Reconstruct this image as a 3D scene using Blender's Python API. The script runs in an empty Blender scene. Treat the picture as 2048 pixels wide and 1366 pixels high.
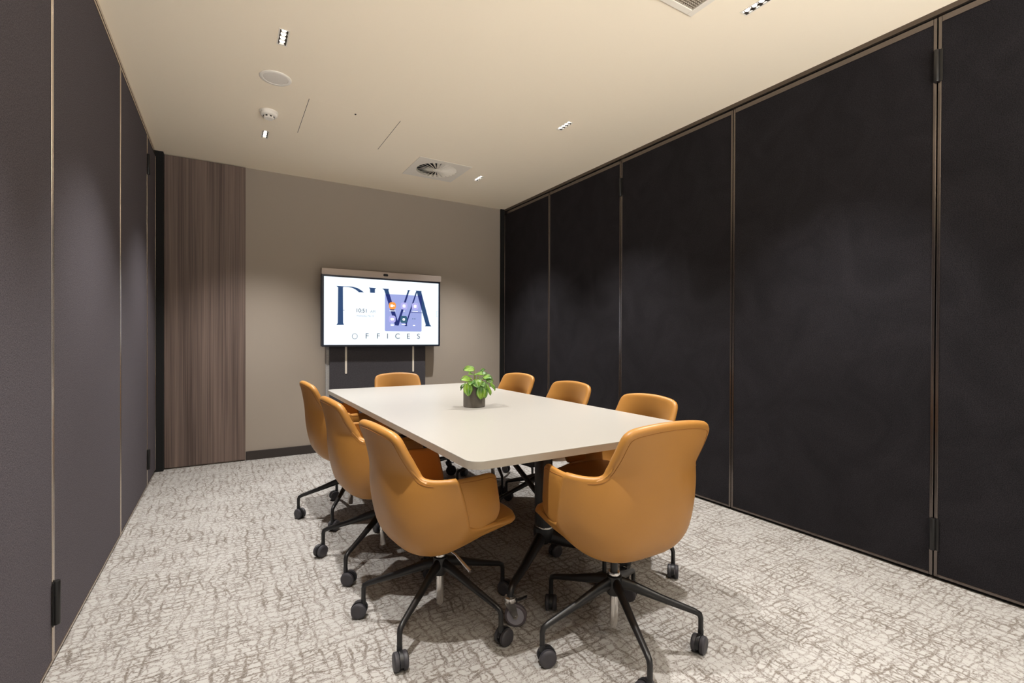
import bpy, bmesh, math, random
from mathutils import Vector, Matrix, noise as mnoise
random.seed(7)
S = bpy.context.scene
COL = S.collection

# ------------------------------------------------------------------ camera
cam_d = bpy.data.cameras.new('camera')
cam = bpy.data.objects.new('camera', cam_d); COL.objects.link(cam)
cam_d.sensor_fit = 'HORIZONTAL'; cam_d.sensor_width = 36.0
cam_d.lens = 954.4186 / 2048 * 36.0
cam_d.clip_start = 0.05
Rv = Vector((0.85865329, -0.51254034, 0.00411343))
Uv = Vector((-0.00065045, 0.00693568, 0.99997574))
Fv = Vector((0.51255643, 0.85863514, -0.00562197))
m = Matrix((Rv, Uv, -Fv)).transposed().to_4x4()
m.translation = Vector((0, 0, 1.1336))
cam.matrix_world = m
S.camera = cam

# ------------------------------------------------------------------ world, exposure
W = bpy.data.worlds.new('world'); S.world = W; W.use_nodes = True
W.node_tree.nodes['Background'].inputs[0].default_value = (1.0, 0.965, 0.92, 1)
# room front left open; background glow added below eye level to brighten the ceiling
_nt = W.node_tree; _bg = _nt.nodes['Background']
_tc = _nt.nodes.new('ShaderNodeTexCoord'); _sx = _nt.nodes.new('ShaderNodeSeparateXYZ'); _mr = _nt.nodes.new('ShaderNodeMapRange')
_mr.interpolation_type = 'SMOOTHSTEP'
_mr.inputs['From Min'].default_value = -0.10; _mr.inputs['From Max'].default_value = -0.45
_mr.inputs['To Min'].default_value = 0.45; _mr.inputs['To Max'].default_value = 10.0
_nt.links.new(_tc.outputs['Generated'], _sx.inputs[0]); _nt.links.new(_sx.outputs['Z'], _mr.inputs['Value'])
_nt.links.new(_mr.outputs['Result'], _bg.inputs['Strength'])
S.view_settings.view_transform = 'Standard'
S.view_settings.look = 'None'
S.view_settings.gamma = 1.0
S.view_settings.use_curve_mapping = False
S.view_settings.exposure = 0.2
SPOT_W = 195.0
SPOT_COL = (1.0, 0.975, 0.945)

# ------------------------------------------------------------------ room dimensions
XL, XR, YB, YF, H = -0.513, 2.882, 5.045, -1.7, 2.70

# ------------------------------------------------------------------ materials
def s2l(c):
    c = c / 255.0
    return c / 12.92 if c <= 0.04045 else ((c + 0.055) / 1.055) ** 2.4
def rgb(r, g, b): return (s2l(r), s2l(g), s2l(b), 1)

def mat(name, col, rough=0.5, metal=0.0, emit=None, estr=1.0, spec=0.5, bump=None, sheen=0.0, var=None, coat=0.0):
    M = bpy.data.materials.new(name); M.use_nodes = True
    nt = M.node_tree; b = nt.nodes['Principled BSDF']
    b.inputs['Base Color'].default_value = col
    b.inputs['Roughness'].default_value = rough
    b.inputs['Metallic'].default_value = metal
    b.inputs['Specular IOR Level'].default_value = spec
    if sheen:
        b.inputs['Sheen Weight'].default_value = sheen
        b.inputs['Sheen Roughness'].default_value = 0.5
    if coat: b.inputs['Coat Weight'].default_value = coat
    if emit:
        b.inputs['Emission Color'].default_value = emit
        b.inputs['Emission Strength'].default_value = estr
    tc = nt.nodes.new('ShaderNodeTexCoord')
    if bump:
        sc, st, dist = bump
        n = nt.nodes.new('ShaderNodeTexNoise'); n.inputs['Scale'].default_value = sc
        n.inputs['Detail'].default_value = 4
        bp = nt.nodes.new('ShaderNodeBump'); bp.inputs['Strength'].default_value = st
        bp.inputs['Distance'].default_value = dist
        nt.links.new(tc.outputs['Object'], n.inputs['Vector'])
        nt.links.new(n.outputs['Fac'], bp.inputs['Height'])
        nt.links.new(bp.outputs['Normal'], b.inputs['Normal'])
    if var:
        sc, lo, hi = var
        n2 = nt.nodes.new('ShaderNodeTexNoise'); n2.inputs['Scale'].default_value = sc
        n2.inputs['Detail'].default_value = 5
        mr = nt.nodes.new('ShaderNodeMapRange')
        mr.inputs['From Min'].default_value = 0.3; mr.inputs['From Max'].default_value = 0.7
        mr.inputs['To Min'].default_value = lo; mr.inputs['To Max'].default_value = hi
        hs = nt.nodes.new('ShaderNodeHueSaturation'); hs.inputs['Color'].default_value = col
        nt.links.new(tc.outputs['Object'], n2.inputs['Vector'])
        nt.links.new(n2.outputs['Fac'], mr.inputs['Value'])
        nt.links.new(mr.outputs['Result'], hs.inputs['Value'])
        nt.links.new(hs.outputs['Color'], b.inputs['Base Color'])
    return M

def carpet_mat():
    M = bpy.data.materials.new('carpet'); M.use_nodes = True
    nt = M.node_tree; N = nt.nodes.new; L = nt.links.new
    b = nt.nodes['Principled BSDF']
    b.inputs['Roughness'].default_value = 0.95
    b.inputs['Specular IOR Level'].default_value = 0.1
    tc = N('ShaderNodeTexCoord')
    def noise(scale, detail=3, vec=None, rough=0.5):
        n = N('ShaderNodeTexNoise'); n.inputs['Scale'].default_value = scale
        n.inputs['Detail'].default_value = detail; n.inputs['Roughness'].default_value = rough
        L(vec or tc.outputs['Object'], n.inputs['Vector']); return n
    def vm(op, a, bb):
        v = N('ShaderNodeVectorMath'); v.operation = op
        for i, x in enumerate((a, bb)):
            if x is None: continue
            if isinstance(x, tuple): v.inputs[i].default_value = x
            else: L(x, v.inputs[i])
        return v.outputs[0]
    def ma(op, a, bb, clamp=False):
        v = N('ShaderNodeMath'); v.operation = op; v.use_clamp = clamp
        for i, x in enumerate((a, bb)):
            if isinstance(x, (int, float)): v.inputs[i].default_value = x
            else: L(x, v.inputs[i])
        return v.outputs[0]
    def mr(x, a, c, lo, hi):
        v = N('ShaderNodeMapRange'); v.interpolation_type = 'SMOOTHSTEP'
        v.inputs['From Min'].default_value = a; v.inputs['From Max'].default_value = c
        v.inputs['To Min'].default_value = lo; v.inputs['To Max'].default_value = hi
        L(x, v.inputs['Value']); return v.outputs['Result']
    def edge(scale, seed, w0, w1, warp, fine):
        n1 = noise(7.0 + seed); n2 = noise(45.0 + seed, 4)
        o1 = vm('MULTIPLY', vm('SUBTRACT', n1.outputs['Color'], (0.5, 0.5, 0.5)), (warp, warp, 0))
        o2 = vm('MULTIPLY', vm('SUBTRACT', n2.outputs['Color'], (0.5, 0.5, 0.5)), (fine, fine, 0))
        v0 = vm('ADD', vm('ADD', tc.outputs['Object'], o1), o2)
        v1 = vm('MULTIPLY', vm('ADD', v0, (seed, seed * 2.0, 0)), scale)
        ds = []
        for ft in ('F1', 'F2'):
            vo = N('ShaderNodeTexVoronoi'); vo.feature = ft; vo.distance = 'CHEBYCHEV'
            vo.voronoi_dimensions = '2D'
            vo.inputs['Scale'].default_value = 1.0
            vo.inputs['Randomness'].default_value = 0.75
            L(v1, vo.inputs['Vector']); ds.append(vo.outputs['Distance'])
        return mr(ma('SUBTRACT', ds[1], ds[0]), w0, w1, 1.0, 0.0)
    # the broadloom lies the other way round on the right half of the room
    sx = N('ShaderNodeSeparateXYZ'); L(tc.outputs['Object'], sx.inputs[0])
    half = ma('GREATER_THAN', sx.outputs[0], 1.27)
    sa = vm('MULTIPLY', tc.outputs['Object'], (0.5, 1.0, 1.0)); sb = vm('MULTIPLY', tc.outputs['Object'], (1.0, 0.4, 1.0))
    mx = N('ShaderNodeMix'); mx.data_type = 'VECTOR'
    L(half, mx.inputs[0]); L(sa, mx.inputs[4]); L(sb, mx.inputs[5]); stv = mx.outputs[1]
    e1 = edge((26.0, 33.0, 1.0), 0.0, 0.0, 0.34, 0.05, 0.018)
    e2 = ma('MULTIPLY', edge((14.0, 20.0, 1.0), 3.3, 0.0, 0.18, 0.05, 0.018), 0.8)
    pm = mr(noise(5.0, 3).outputs['Fac'], 0.36, 0.60, 0.72, 1.0)
    # woven grid of broken warp and weft lines
    wv = vm('ADD', tc.outputs['Object'], vm('MULTIPLY', vm('SUBTRACT', noise(6.0, 3).outputs['Color'], (0.5, 0.5, 0.5)), (0.11, 0.11, 0)))
    sw = N('ShaderNodeSeparateXYZ'); L(wv, sw.inputs[0])
    def bands(co, freq, gate_scale, off):
        fr = ma('FRACT', ma('MULTIPLY', co, freq), 0); tri = ma('ABSOLUTE', ma('SUBTRACT', fr, 0.5), 0)
        gt = mr(noise(9.0, 2, vm('MULTIPLY', vm('ADD', tc.outputs['Object'], (off, off, 0)), gate_scale)).outputs['Fac'], 0.38, 0.54, 0.0, 1.0)
        return ma('MULTIPLY', mr(tri, 0.28, 0.46, 0.0, 1.0), gt)
    gX = bands(sw.outputs[0], 21.0, (2.0, 0.8, 1.0), 5.0)
    gY = bands(sw.outputs[1], 27.0, (0.8, 2.0, 1.0), 9.0)
    lines = ma('MULTIPLY', ma('MAXIMUM', ma('MAXIMUM', gX, gY), ma('MULTIPLY', ma('MAXIMUM', e1, e2), 0.88)), pm)
    g = noise(300.0, 2, stv, 0.6)       # yarn tufts
    g2 = noise(110.0, 3, stv, 0.6)      # streaks
    g3 = noise(520.0, 1, None, 0.5)
    def cen(x, k): return ma('MULTIPLY', ma('SUBTRACT', x, 0.5), k)
    v = ma('ADD', ma('ADD', ma('MULTIPLY', lines, 0.62), cen(g.outputs['Fac'], 1.35)), cen(g2.outputs['Fac'], 0.75))
    f1 = mr(v, 0.10, 0.78, 0.0, 1.0)
    dark = mr(ma('ADD', ma('ADD', ma('MULTIPLY', lines, 0.30), cen(g3.outputs['Fac'], 2.2)), cen(noise(16.0, 3).outputs['Fac'], 1.0)), 0.46, 0.66, 0.0, 0.9)
    c1 = N('ShaderNodeMix'); c1.data_type = 'RGBA'
    c1.inputs[6].default_value = rgb(172, 169, 165); c1.inputs[7].default_value = rgb(112, 103, 95)
    L(f1, c1.inputs[0])
    c2 = N('ShaderNodeMix'); c2.data_type = 'RGBA'
    c2.inputs[7].default_value = rgb(66, 59, 54)
    L(c1.outputs[2], c2.inputs[6]); L(dark, c2.inputs[0])
    L(c2.outputs[2], b.inputs['Base Color'])
    bp = N('ShaderNodeBump'); bp.inputs['Strength'].default_value = 0.5; bp.inputs['Distance'].default_value = 0.003
    L(g.outputs['Fac'], bp.inputs['Height']); L(bp.outputs['Normal'], b.inputs['Normal'])
    return M

def wood_mat():
    M = bpy.data.materials.new('dark_wood_veneer'); M.use_nodes = True
    nt = M.node_tree; N = nt.nodes.new; L = nt.links.new
    b = nt.nodes['Principled BSDF']; b.inputs['Roughness'].default_value = 0.5
    tc = N('ShaderNodeTexCoord')
    outs = []
    for sc in ((26, 26, 0.35), (150, 150, 1.2), (5, 5, 0.2)):
        mp = N('ShaderNodeMapping'); mp.inputs['Scale'].default_value = sc
        n = N('ShaderNodeTexNoise'); n.inputs['Scale'].default_value = 1.0; n.inputs['Detail'].default_value = 4
        L(tc.outputs['Object'], mp.inputs['Vector']); L(mp.outputs['Vector'], n.inputs['Vector'])
        outs.append(n.outputs['Fac'])
    a = N('ShaderNodeMath'); a.operation = 'ADD'; L(outs[0], a.inputs[0]); L(outs[1], a.inputs[1])
    a2 = N('ShaderNodeMath'); a2.operation = 'ADD'; L(a.outputs[0], a2.inputs[0]); L(outs[2], a2.inputs[1])
    r = N('ShaderNodeValToRGB')
    mrn = N('ShaderNodeMapRange'); mrn.inputs['From Min'].default_value = 1.1; mrn.inputs['From Max'].default_value = 1.9
    L(a2.outputs[0], mrn.inputs['Value']); L(mrn.outputs['Result'], r.inputs['Fac'])
    r.color_ramp.elements[0].color = rgb(72, 58, 53); r.color_ramp.elements[1].color = rgb(140, 120, 110)
    L(r.outputs['Color'], b.inputs['Base Color'])
    return M

def fabric_mat(name, col, mottle=False):
    M = bpy.data.materials.new(name); M.use_nodes = True
    nt = M.node_tree; N = nt.nodes.new; L = nt.links.new
    b = nt.nodes['Principled BSDF']
    b.inputs['Roughness'].default_value = 0.9
    b.inputs['Specular IOR Level'].default_value = 0.12
    tc = N('ShaderNodeTexCoord')
    n = N('ShaderNodeTexNoise'); n.inputs['Scale'].default_value = 260; n.inputs['Detail'].default_value = 3
    L(tc.outputs['Object'], n.inputs['Vector'])
    mrn = N('ShaderNodeMapRange'); mrn.inputs['From Min'].default_value = 0.3; mrn.inputs['From Max'].default_value = 0.7
    mrn.inputs['To Min'].default_value = 0.55; mrn.inputs['To Max'].default_value = 1.5
    L(n.outputs['Fac'], mrn.inputs['Value'])
    hs = N('ShaderNodeHueSaturation'); hs.inputs['Color'].default_value = col
    out = mrn.outputs['Result']
    if mottle:   # hand marks brushed into the pile
        n2 = N('ShaderNodeTexNoise'); n2.inputs['Scale'].default_value = 3.2; n2.inputs['Detail'].default_value = 5
        n2.inputs['Distortion'].default_value = 1.2
        L(tc.outputs['Object'], n2.inputs['Vector'])
        m2 = N('ShaderNodeMapRange'); m2.inputs['From Min'].default_value = 0.35; m2.inputs['From Max'].default_value = 0.65
        m2.inputs['To Min'].default_value = 0.82; m2.inputs['To Max'].default_value = 1.12
        L(n2.outputs['Fac'], m2.inputs['Value'])
        mm = N('ShaderNodeMath'); mm.operation = 'MULTIPLY'
        L(out, mm.inputs[0]); L(m2.outputs['Result'], mm.inputs[1]); out = mm.outputs[0]
    L(out, hs.inputs['Value']); L(hs.outputs['Color'], b.inputs['Base Color'])
    bp = N('ShaderNodeBump'); bp.inputs['Strength'].default_value = 0.35; bp.inputs['Distance'].default_value = 0.002
    L(n.outputs['Fac'], bp.inputs['Height']); L(bp.outputs['Normal'], b.inputs['Normal'])
    return M

def leaf_mat():
    M = bpy.data.materials.new('leaf_green'); M.use_nodes = True
    nt = M.node_tree; N = nt.nodes.new; L = nt.links.new
    b = nt.nodes['Principled BSDF']; b.inputs['Roughness'].default_value = 0.38
    uv = N('ShaderNodeUVMap'); uv.uv_map = 'leaf'
    sep = N('ShaderNodeSeparateXYZ'); L(uv.outputs['UV'], sep.inputs[0])
    # u 0..1 across (0.5 = midrib), v along; vein distance bent towards the tip
    a = N('ShaderNodeMath'); a.operation = 'SUBTRACT'; a.inputs[1].default_value = 0.5; L(sep.outputs[0], a.inputs[0])
    ab = N('ShaderNodeMath'); ab.operation = 'ABSOLUTE'; L(a.outputs[0], ab.inputs[0])
    w = N('ShaderNodeMath'); w.operation = 'MULTIPLY'; w.inputs[1].default_value = 6.0 * math.pi; L(ab.outputs[0], w.inputs[0])
    c = N('ShaderNodeMath'); c.operation = 'COSINE'; L(w.outputs[0], c.inputs[0])
    mrn = N('ShaderNodeMapRange'); mrn.interpolation_type = 'SMOOTHSTEP'
    mrn.inputs['From Min'].default_value = 0.55; mrn.inputs['From Max'].default_value = 1.0
    L(c.outputs[0], mrn.inputs['Value'])
    oi = N('ShaderNodeTexCoord')
    n = N('ShaderNodeTexNoise'); n.inputs['Scale'].default_value = 22; L(oi.outputs['Object'], n.inputs['Vector'])
    m1 = N('ShaderNodeMix'); m1.data_type = 'RGBA'
    m1.inputs[6].default_value = rgb(66, 118, 38); m1.inputs[7].default_value = rgb(132, 172, 44)
    mr2 = N('ShaderNodeMapRange'); mr2.inputs['From Min'].default_value = 0.4; mr2.inputs['From Max'].default_value = 0.62
    L(n.outputs['Fac'], mr2.inputs['Value']); L(mr2.outputs['Result'], m1.inputs[0])
    m2 = N('ShaderNodeMix'); m2.data_type = 'RGBA'; m2.inputs[7].default_value = rgb(176, 200, 150)
    mu = N('ShaderNodeMath'); mu.operation = 'MULTIPLY'; mu.inputs[1].default_value = 0.55; L(mrn.outputs['Result'], mu.inputs[0])
    L(mu.outputs[0], m2.inputs[0]); L(m1.outputs[2], m2.inputs[6]); L(m2.outputs[2], b.inputs['Base Color'])
    b.inputs['Transmission Weight'].default_value = 0.0
    b.inputs['Subsurface Weight'].default_value = 0.1
    b.inputs['Subsurface Radius'].default_value = (0.01, 0.02, 0.005)
    return M

M_carpet = carpet_mat()
M_wood = wood_mat()
M_fab_l = fabric_mat('charcoal_fabric', rgb(88, 83, 88))
M_fab_r = fabric_mat('black_fabric', rgb(36, 34, 37), True)
M_felt = fabric_mat('grey_felt', rgb(72, 70, 74))
M_felt_edge = fabric_mat('pale_felt', rgb(170, 168, 166))
M_wall = mat('taupe_paint', rgb(166, 155, 143), 0.85, bump=(180, 0.08, 0.002))
M_ceil = mat('ceiling_paint', rgb(250, 237, 214), 0.9)
M_skirt = mat('brown_black_skirting', rgb(54, 47, 44), 0.6, var=(6, .95, 1.05))
M_dark = mat('black_gap', rgb(8, 8, 8), 0.8)
M_alu = mat('champagne_aluminium', rgb(206, 194, 182), 0.22, 1.0, var=(8, .98, 1.02))
M_bronze = mat('bronze_aluminium', rgb(118, 110, 106), 0.24, 0.95, var=(8, .98, 1.02))
M_track = mat('bronze_track', rgb(92, 80, 70), 0.45, 0.4, bump=(60, .02, .001))
M_table = mat('white_laminate', rgb(170, 166, 159), 0.35, bump=(400, .03, .0005))
M_tedge = mat('pale_edge_band', rgb(168, 158, 144), 0.5, var=(20, .97, 1.03))
M_leather = mat('tan_leather', rgb(179, 126, 60), 0.42, bump=(420, .12, .0008), var=(4, .96, 1.04), spec=0.45)
M_thread = mat('tan_stitching', rgb(160, 104, 44), 0.7, var=(60, .9, 1.1))
M_black = mat('black_powder_coat', rgb(26, 25, 25), 0.38, bump=(500, .05, .0005))
M_tblk = mat('black_table_frame', rgb(22, 21, 22), 0.42, bump=(500, .05, .0005))
M_plast = mat('black_plastic', rgb(30, 30, 32), 0.4, var=(30, .95, 1.05))
M_tyre = mat('dark_grey_tyre', rgb(58, 56, 60), 0.5, var=(30, .95, 1.05))
M_chrome = mat('chrome', rgb(225, 222, 218), 0.2, 0.9, var=(20, .98, 1.02))
M_greyw = mat('grey_wheel_plastic', rgb(150, 147, 154), 0.45, var=(30, .97, 1.03))
M_greyt = mat('grey_rubber', rgb(88, 80, 84), 0.6, var=(30, .97, 1.03))
M_pot = mat('dark_concrete', rgb(98, 92, 85), 0.75, bump=(90, .2, .001), var=(14, .85, 1.12))
M_soil = mat('soil', rgb(40, 30, 24), 0.95, bump=(120, 1, .006))
M_leaf = leaf_mat()
M_stem = mat('pale_stem', rgb(165, 170, 90), 0.5, var=(30, .9, 1.1))
M_white = mat('white_metal', rgb(236, 228, 214), 0.5, var=(10, .99, 1.01))
M_wplast = mat('white_plastic', rgb(240, 234, 224), 0.45, var=(10, .99, 1.01))
M_lens = mat('led_lens', rgb(255, 245, 230), 0.3, emit=(1, .9, .76, 1), estr=30.0)
M_cell = mat('black_reflector', rgb(24, 20, 18), 0.25, 0.3)
M_grey_void = mat('duct_grey', rgb(60, 54, 48), 0.8)
M_bezel = mat('navy_black_bezel', rgb(28, 34, 48), 0.3, var=(10, .97, 1.03))
M_bar = mat('brushed_silver_grille', rgb(176, 162, 152), 0.45, 0.6, bump=(300, .2, .0006))
def em(name, c, st=1.0):
    return mat(name, (0.01, 0.01, 0.01, 1), 0.35, emit=c, estr=st)
SE = 1.08
M_scr = em('screen_white', (0.80, 0.90, 1.0, 1), SE)
M_navy = em('screen_navy', rgb(28, 66, 112), 0.9)
M_tile = em('screen_periwinkle', rgb(150, 160, 215), 1.0)
M_ndark = em('screen_deep_blue', rgb(10, 34, 110), 0.9)
M_ora = em('screen_orange', rgb(245, 150, 60), 1.0)
M_lil = em('screen_lilac', rgb(172, 170, 228), 1.0)
M_teal = em('screen_teal', rgb(44, 92, 120), 0.9)
M_gtext = em('screen_grey_text', rgb(150, 160, 175), 1.0)
M_dtext = em('screen_dark_text', rgb(40, 52, 70), 0.8)
M_glyph = em('screen_glyph_white', rgb(250, 252, 255), 1.4)
M_lens2 = mat('camera_glass', rgb(10, 10, 12), 0.08, coat=1.0)

# ------------------------------------------------------------------ mesh helpers
def obj(name, bm, m, parent=None, loc=None, smooth=False, bevel=0, subsurf=0, auto=None):
    me = bpy.data.meshes.new(name)
    if bm is not None:
        bm.normal_update(); bm.to_mesh(me); bm.free()
    o = bpy.data.objects.new(name, me); COL.objects.link(o)
    if m: me.materials.append(m)
    if loc: o.location = loc
    if parent: o.parent = parent
    if smooth:
        me.polygons.foreach_set('use_smooth', [True] * len(me.polygons))
        if auto is not None and hasattr(me, 'set_sharp_from_angle'):
            me.set_sharp_from_angle(angle=math.radians(auto))
    if bevel:
        b = o.modifiers.new('bevel', 'BEVEL'); b.width = bevel; b.segments = 2; b.limit_method = 'ANGLE'
    if subsurf:
        s = o.modifiers.new('subsurf', 'SUBSURF'); s.levels = s.render_levels = subsurf
    return o

def thing(name, label, cat, loc=(0, 0, 0), rz=0, group=None):
    o = bpy.data.objects.new(name, None); COL.objects.link(o)
    o.location = loc; o.rotation_euler = (0, 0, rz)
    o.empty_display_size = 0.05
    return tag(o, label, cat, group)
def tag(o, label, cat, group=None):
    o['label'] = label; o['category'] = cat
    if group: o['group'] = group
    return o
def structure(name, bm, m, **k):
    o = obj(name, bm, m, **k); o['kind'] = 'structure'; return o

def box(bm, x0, x1, y0, y1, z0, z1):
    v = [bm.verts.new(p) for p in ((x0, y0, z0), (x1, y0, z0), (x1, y1, z0), (x0, y1, z0), (x0, y0, z1), (x1, y0, z1), (x1, y1, z1), (x0, y1, z1))]
    for f in ((3, 2, 1, 0), (4, 5, 6, 7), (0, 1, 5, 4), (1, 2, 6, 5), (2, 3, 7, 6), (3, 0, 4, 7)):
        bm.faces.new([v[i] for i in f])
    return bm
def B(*a):
    return box(bmesh.new(), *a)

def ring(bm, c, t, r, n, sx=1.0, up=None, ry=None):
    t = Vector(t).normalized()
    a = Vector(up) if up else (Vector((0, 0, 1)) if abs(t.z) < 0.95 else Vector((1, 0, 0)))
    u = t.cross(a).normalized(); w = u.cross(t).normalized()
    ry = r if ry is None else ry
    return [bm.verts.new(Vector(c) + u * math.cos(2 * math.pi * k / n) * r + w * math.sin(2 * math.pi * k / n) * ry) for k in range(n)]
def loft(bm, rings, cap=True, closed=False):
    n = len(rings[0])
    prs = list(zip(rings, rings[1:])) + ([(rings[-1], rings[0])] if closed else [])
    for a, b in prs:
        for k in range(n):
            bm.faces.new((a[k], a[(k + 1) % n], b[(k + 1) % n], b[k]))
    if cap and not closed:
        bm.faces.new(list(reversed(rings[0]))); bm.faces.new(rings[-1])
    return bm
def tube(bm, pts, radii, n=12, up=None, flat=None):
    """Swept tube; radii across, flat = the other semi-axis. Frames are carried along so bends never pinch."""
    pts = [Vector(p) for p in pts]; rs = []
    if not isinstance(radii, (list, tuple)): radii = [radii] * len(pts)
    u = None
    for i, p in enumerate(pts):
        a = pts[max(i - 1, 0)]; b = pts[min(i + 1, len(pts) - 1)]
        if 0 < i < len(pts) - 1: t = ((p - a).normalized() + (b - p).normalized()).normalized()
        else: t = (b - a).normalized()
        if u is None:
            q = Vector((0, 0, 1)) if abs(t.z) < 0.95 else Vector((1, 0, 0)); u = t.cross(q).normalized()
        else: u = (u - t * u.dot(t)).normalized()
        w = u.cross(t).normalized()
        ry = radii[i] if flat is None else flat[i]
        rs.append([bm.verts.new(p + u * math.cos(2 * math.pi * k / n) * radii[i] + w * math.sin(2 * math.pi * k / n) * ry) for k in range(n)])
    return loft(bm, rs)
def pad(P, thick, out_dir, NN=None):
    """Closed padded sheet from a grid of outer points P[i][j]; thick(i, j) is its depth, the rim is fully rounded."""
    NI, NJ = len(P), len(P[0])
    Nn = [[None] * NJ for _ in range(NI)]
    for i in range(NI):
        for j in range(NJ):
            a = P[min(i + 1, NI - 1)][j] - P[max(i - 1, 0)][j]; b = P[i][min(j + 1, NJ - 1)] - P[i][max(j - 1, 0)]
            n_ = a.cross(b)
            n_ = n_.normalized() if n_.length > 1e-12 else Vector((0, -1, 0))
            Nn[i][j] = n_
    if NN: Nn = NN
    elif Nn[NI // 2][NJ // 2].dot(out_dir) < 0:
        Nn = [[-v for v in r] for r in Nn]
    bm = bmesh.new()
    A = [[bm.verts.new(P[i][j]) for j in range(NJ)] for i in range(NI)]
    Q = [[P[i][j] - Nn[i][j] * thick(i, j) for j in range(NJ)] for i in range(NI)]
    Bq = [[bm.verts.new(Q[i][j]) for j in range(NJ)] for i in range(NI)]
    for G in (A, Bq):
        for i in range(NI - 1):
            for j in range(NJ - 1): bm.faces.new((G[i][j], G[i][j + 1], G[i + 1][j + 1], G[i + 1][j]))
    loop = [(0, j) for j in range(NJ)] + [(i, NJ - 1) for i in range(1, NI)] + [(NI - 1, j) for j in range(NJ - 2, -1, -1)] + [(i, 0) for i in range(NI - 2, 0, -1)]
    L_ = len(loop); rings = []
    jm = NJ // 2                                          # outward sign, read off the middle of the first row
    sgn = 1.0 if (P[0][jm + 1] - P[0][jm - 1]).cross(Nn[0][jm]).dot(P[0][jm] - P[1][jm]) > 0 else -1.0
    for k, (i, j) in enumerate(loop):
        p0, p1 = P[loop[k - 1][0]][loop[k - 1][1]], P[loop[(k + 1) % L_][0]][loop[(k + 1) % L_][1]]
        T = (p1 - p0).normalized(); n_ = Nn[i][j]
        Bv = T.cross(n_).normalized() * sgn
        r = thick(i, j) / 2; M = (P[i][j] + Q[i][j]) / 2
        mids = []
        for th in (60, 30, 0, -30, -60):
            t_ = math.radians(th); mids.append(bm.verts.new(M + Bv * r * math.cos(t_) + n_ * r * math.sin(t_)))
        rings.append([A[i][j]] + mids + [Bq[i][j]])
    for k in range(L_):
        a, b = rings[k], rings[(k + 1) % L_]
        for q in range(len(a) - 1): bm.faces.new((a[q], a[q + 1], b[q + 1], b[q]))
    bmesh.ops.recalc_face_normals(bm, faces=bm.faces[:])
    return bm
def lathe(bm, prof, n=32, c=(0, 0, 0), axis='z', cap=True):
    rs = []
    for r, z in prof:
        row = []
        for k in range(n):
            a = 2 * math.pi * k / n; x, y = r * math.cos(a), r * math.sin(a)
            p = (x, y, z) if axis == 'z' else ((z, x, y) if axis == 'x' else (x, z, y))
            row.append(bm.verts.new(Vector(p) + Vector(c)))
        rs.append(row)
    loft(bm, rs, cap); bmesh.ops.recalc_face_normals(bm, faces=bm.faces[:]); return bm
def prism(bm, pts, z0, z1, plane='xy'):
    def P(a, b, c): return (a, b, c) if plane == 'xy' else (a, c, b)
    lo = [bm.verts.new(P(x, y, z0)) for x, y in pts]; hi = [bm.verts.new(P(x, y, z1)) for x, y in pts]
    n = len(pts)
    bm.faces.new(list(reversed(lo))); bm.faces.new(hi)
    for k in range(n): bm.faces.new((lo[k], lo[(k + 1) % n], hi[(k + 1) % n], hi[k]))
    bmesh.ops.recalc_face_normals(bm, faces=bm.faces[:])
    return bm
def rrect(x0, x1, y0, y1, r, n=6):
    out = []
    for cx, cy, a0 in ((x1 - r, y0 + r, -90), (x1 - r, y1 - r, 0), (x0 + r, y1 - r, 90), (x0 + r, y0 + r, 180)):
        for k in range(n + 1):
            a = math.radians(a0 + 90 * k / n); out.append((cx + r * math.cos(a), cy + r * math.sin(a)))
    return out
def crm(P, t):
    """Catmull-Rom through the list P at parameter t (0..len-1)."""
    n = len(P) - 1; i = min(int(t), n - 1); f = t - i
    g = lambda j: Vector(P[max(0, min(n, j))])
    a, b, c, d = g(i - 1), g(i), g(i + 1), g(i + 2)
    return 0.5 * ((2 * b) + (c - a) * f + (2 * a - 5 * b + 4 * c - d) * f * f + (3 * b - a - 3 * c + d) * f ** 3)

# ------------------------------------------------------------------ the room
structure('floor', B(XL - .25, XR + .25, YF, YB + .2, -.08, 0), M_carpet)

# ceiling with real openings for the downlights, the diffuser and the return grille
lights = [(0.250, 1.17), (0.250, 2.76), (0.250, 4.142), (2.130, 1.337), (2.130, 2.825), (2.112, 4.186), (0.25, -0.45), (2.13, -0.45)]
LW, LL = 0.040, 0.142
holes = [(x - LW / 2, x + LW / 2, y - LL / 2, y + LL / 2) for x, y in lights]
DIF = (1.425, 1.92, 3.94, 4.43)
GRI = (1.43, 1.925, 1.055, 1.548)
holes.append((DIF[0] + .045, DIF[1] - .045, DIF[2] + .045, DIF[3] - .045))
holes.append((GRI[0] + .03, GRI[1] - .03, GRI[2] + .03, GRI[3] - .03))
def holed_plate(x0, x1, y0, y1, z, hs, th=0.012):
    bm = bmesh.new()
    xs = sorted({x0, x1} | {h[0] for h in hs} | {h[1] for h in hs})
    ys = sorted({y0, y1} | {h[2] for h in hs} | {h[3] for h in hs})
    vs = {}
    def v(i, j):
        if (i, j) not in vs: vs[(i, j)] = bm.verts.new((xs[i], ys[j], z))
        return vs[(i, j)]
    for i in range(len(xs) - 1):
        for j in range(len(ys) - 1):
            cx, cy = (xs[i] + xs[i + 1]) / 2, (ys[j] + ys[j + 1]) / 2
            if any(h[0] < cx < h[1] and h[2] < cy < h[3] for h in hs): continue
            bm.faces.new((v(i, j), v(i, j + 1), v(i + 1, j + 1), v(i + 1, j)))
    ret = bmesh.ops.extrude_face_region(bm, geom=bm.faces[:])
    for e in ret['geom']:
        if isinstance(e, bmesh.types.BMVert): e.co.z += th
    bmesh.ops.recalc_face_normals(bm, faces=bm.faces[:])
    return bm
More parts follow.
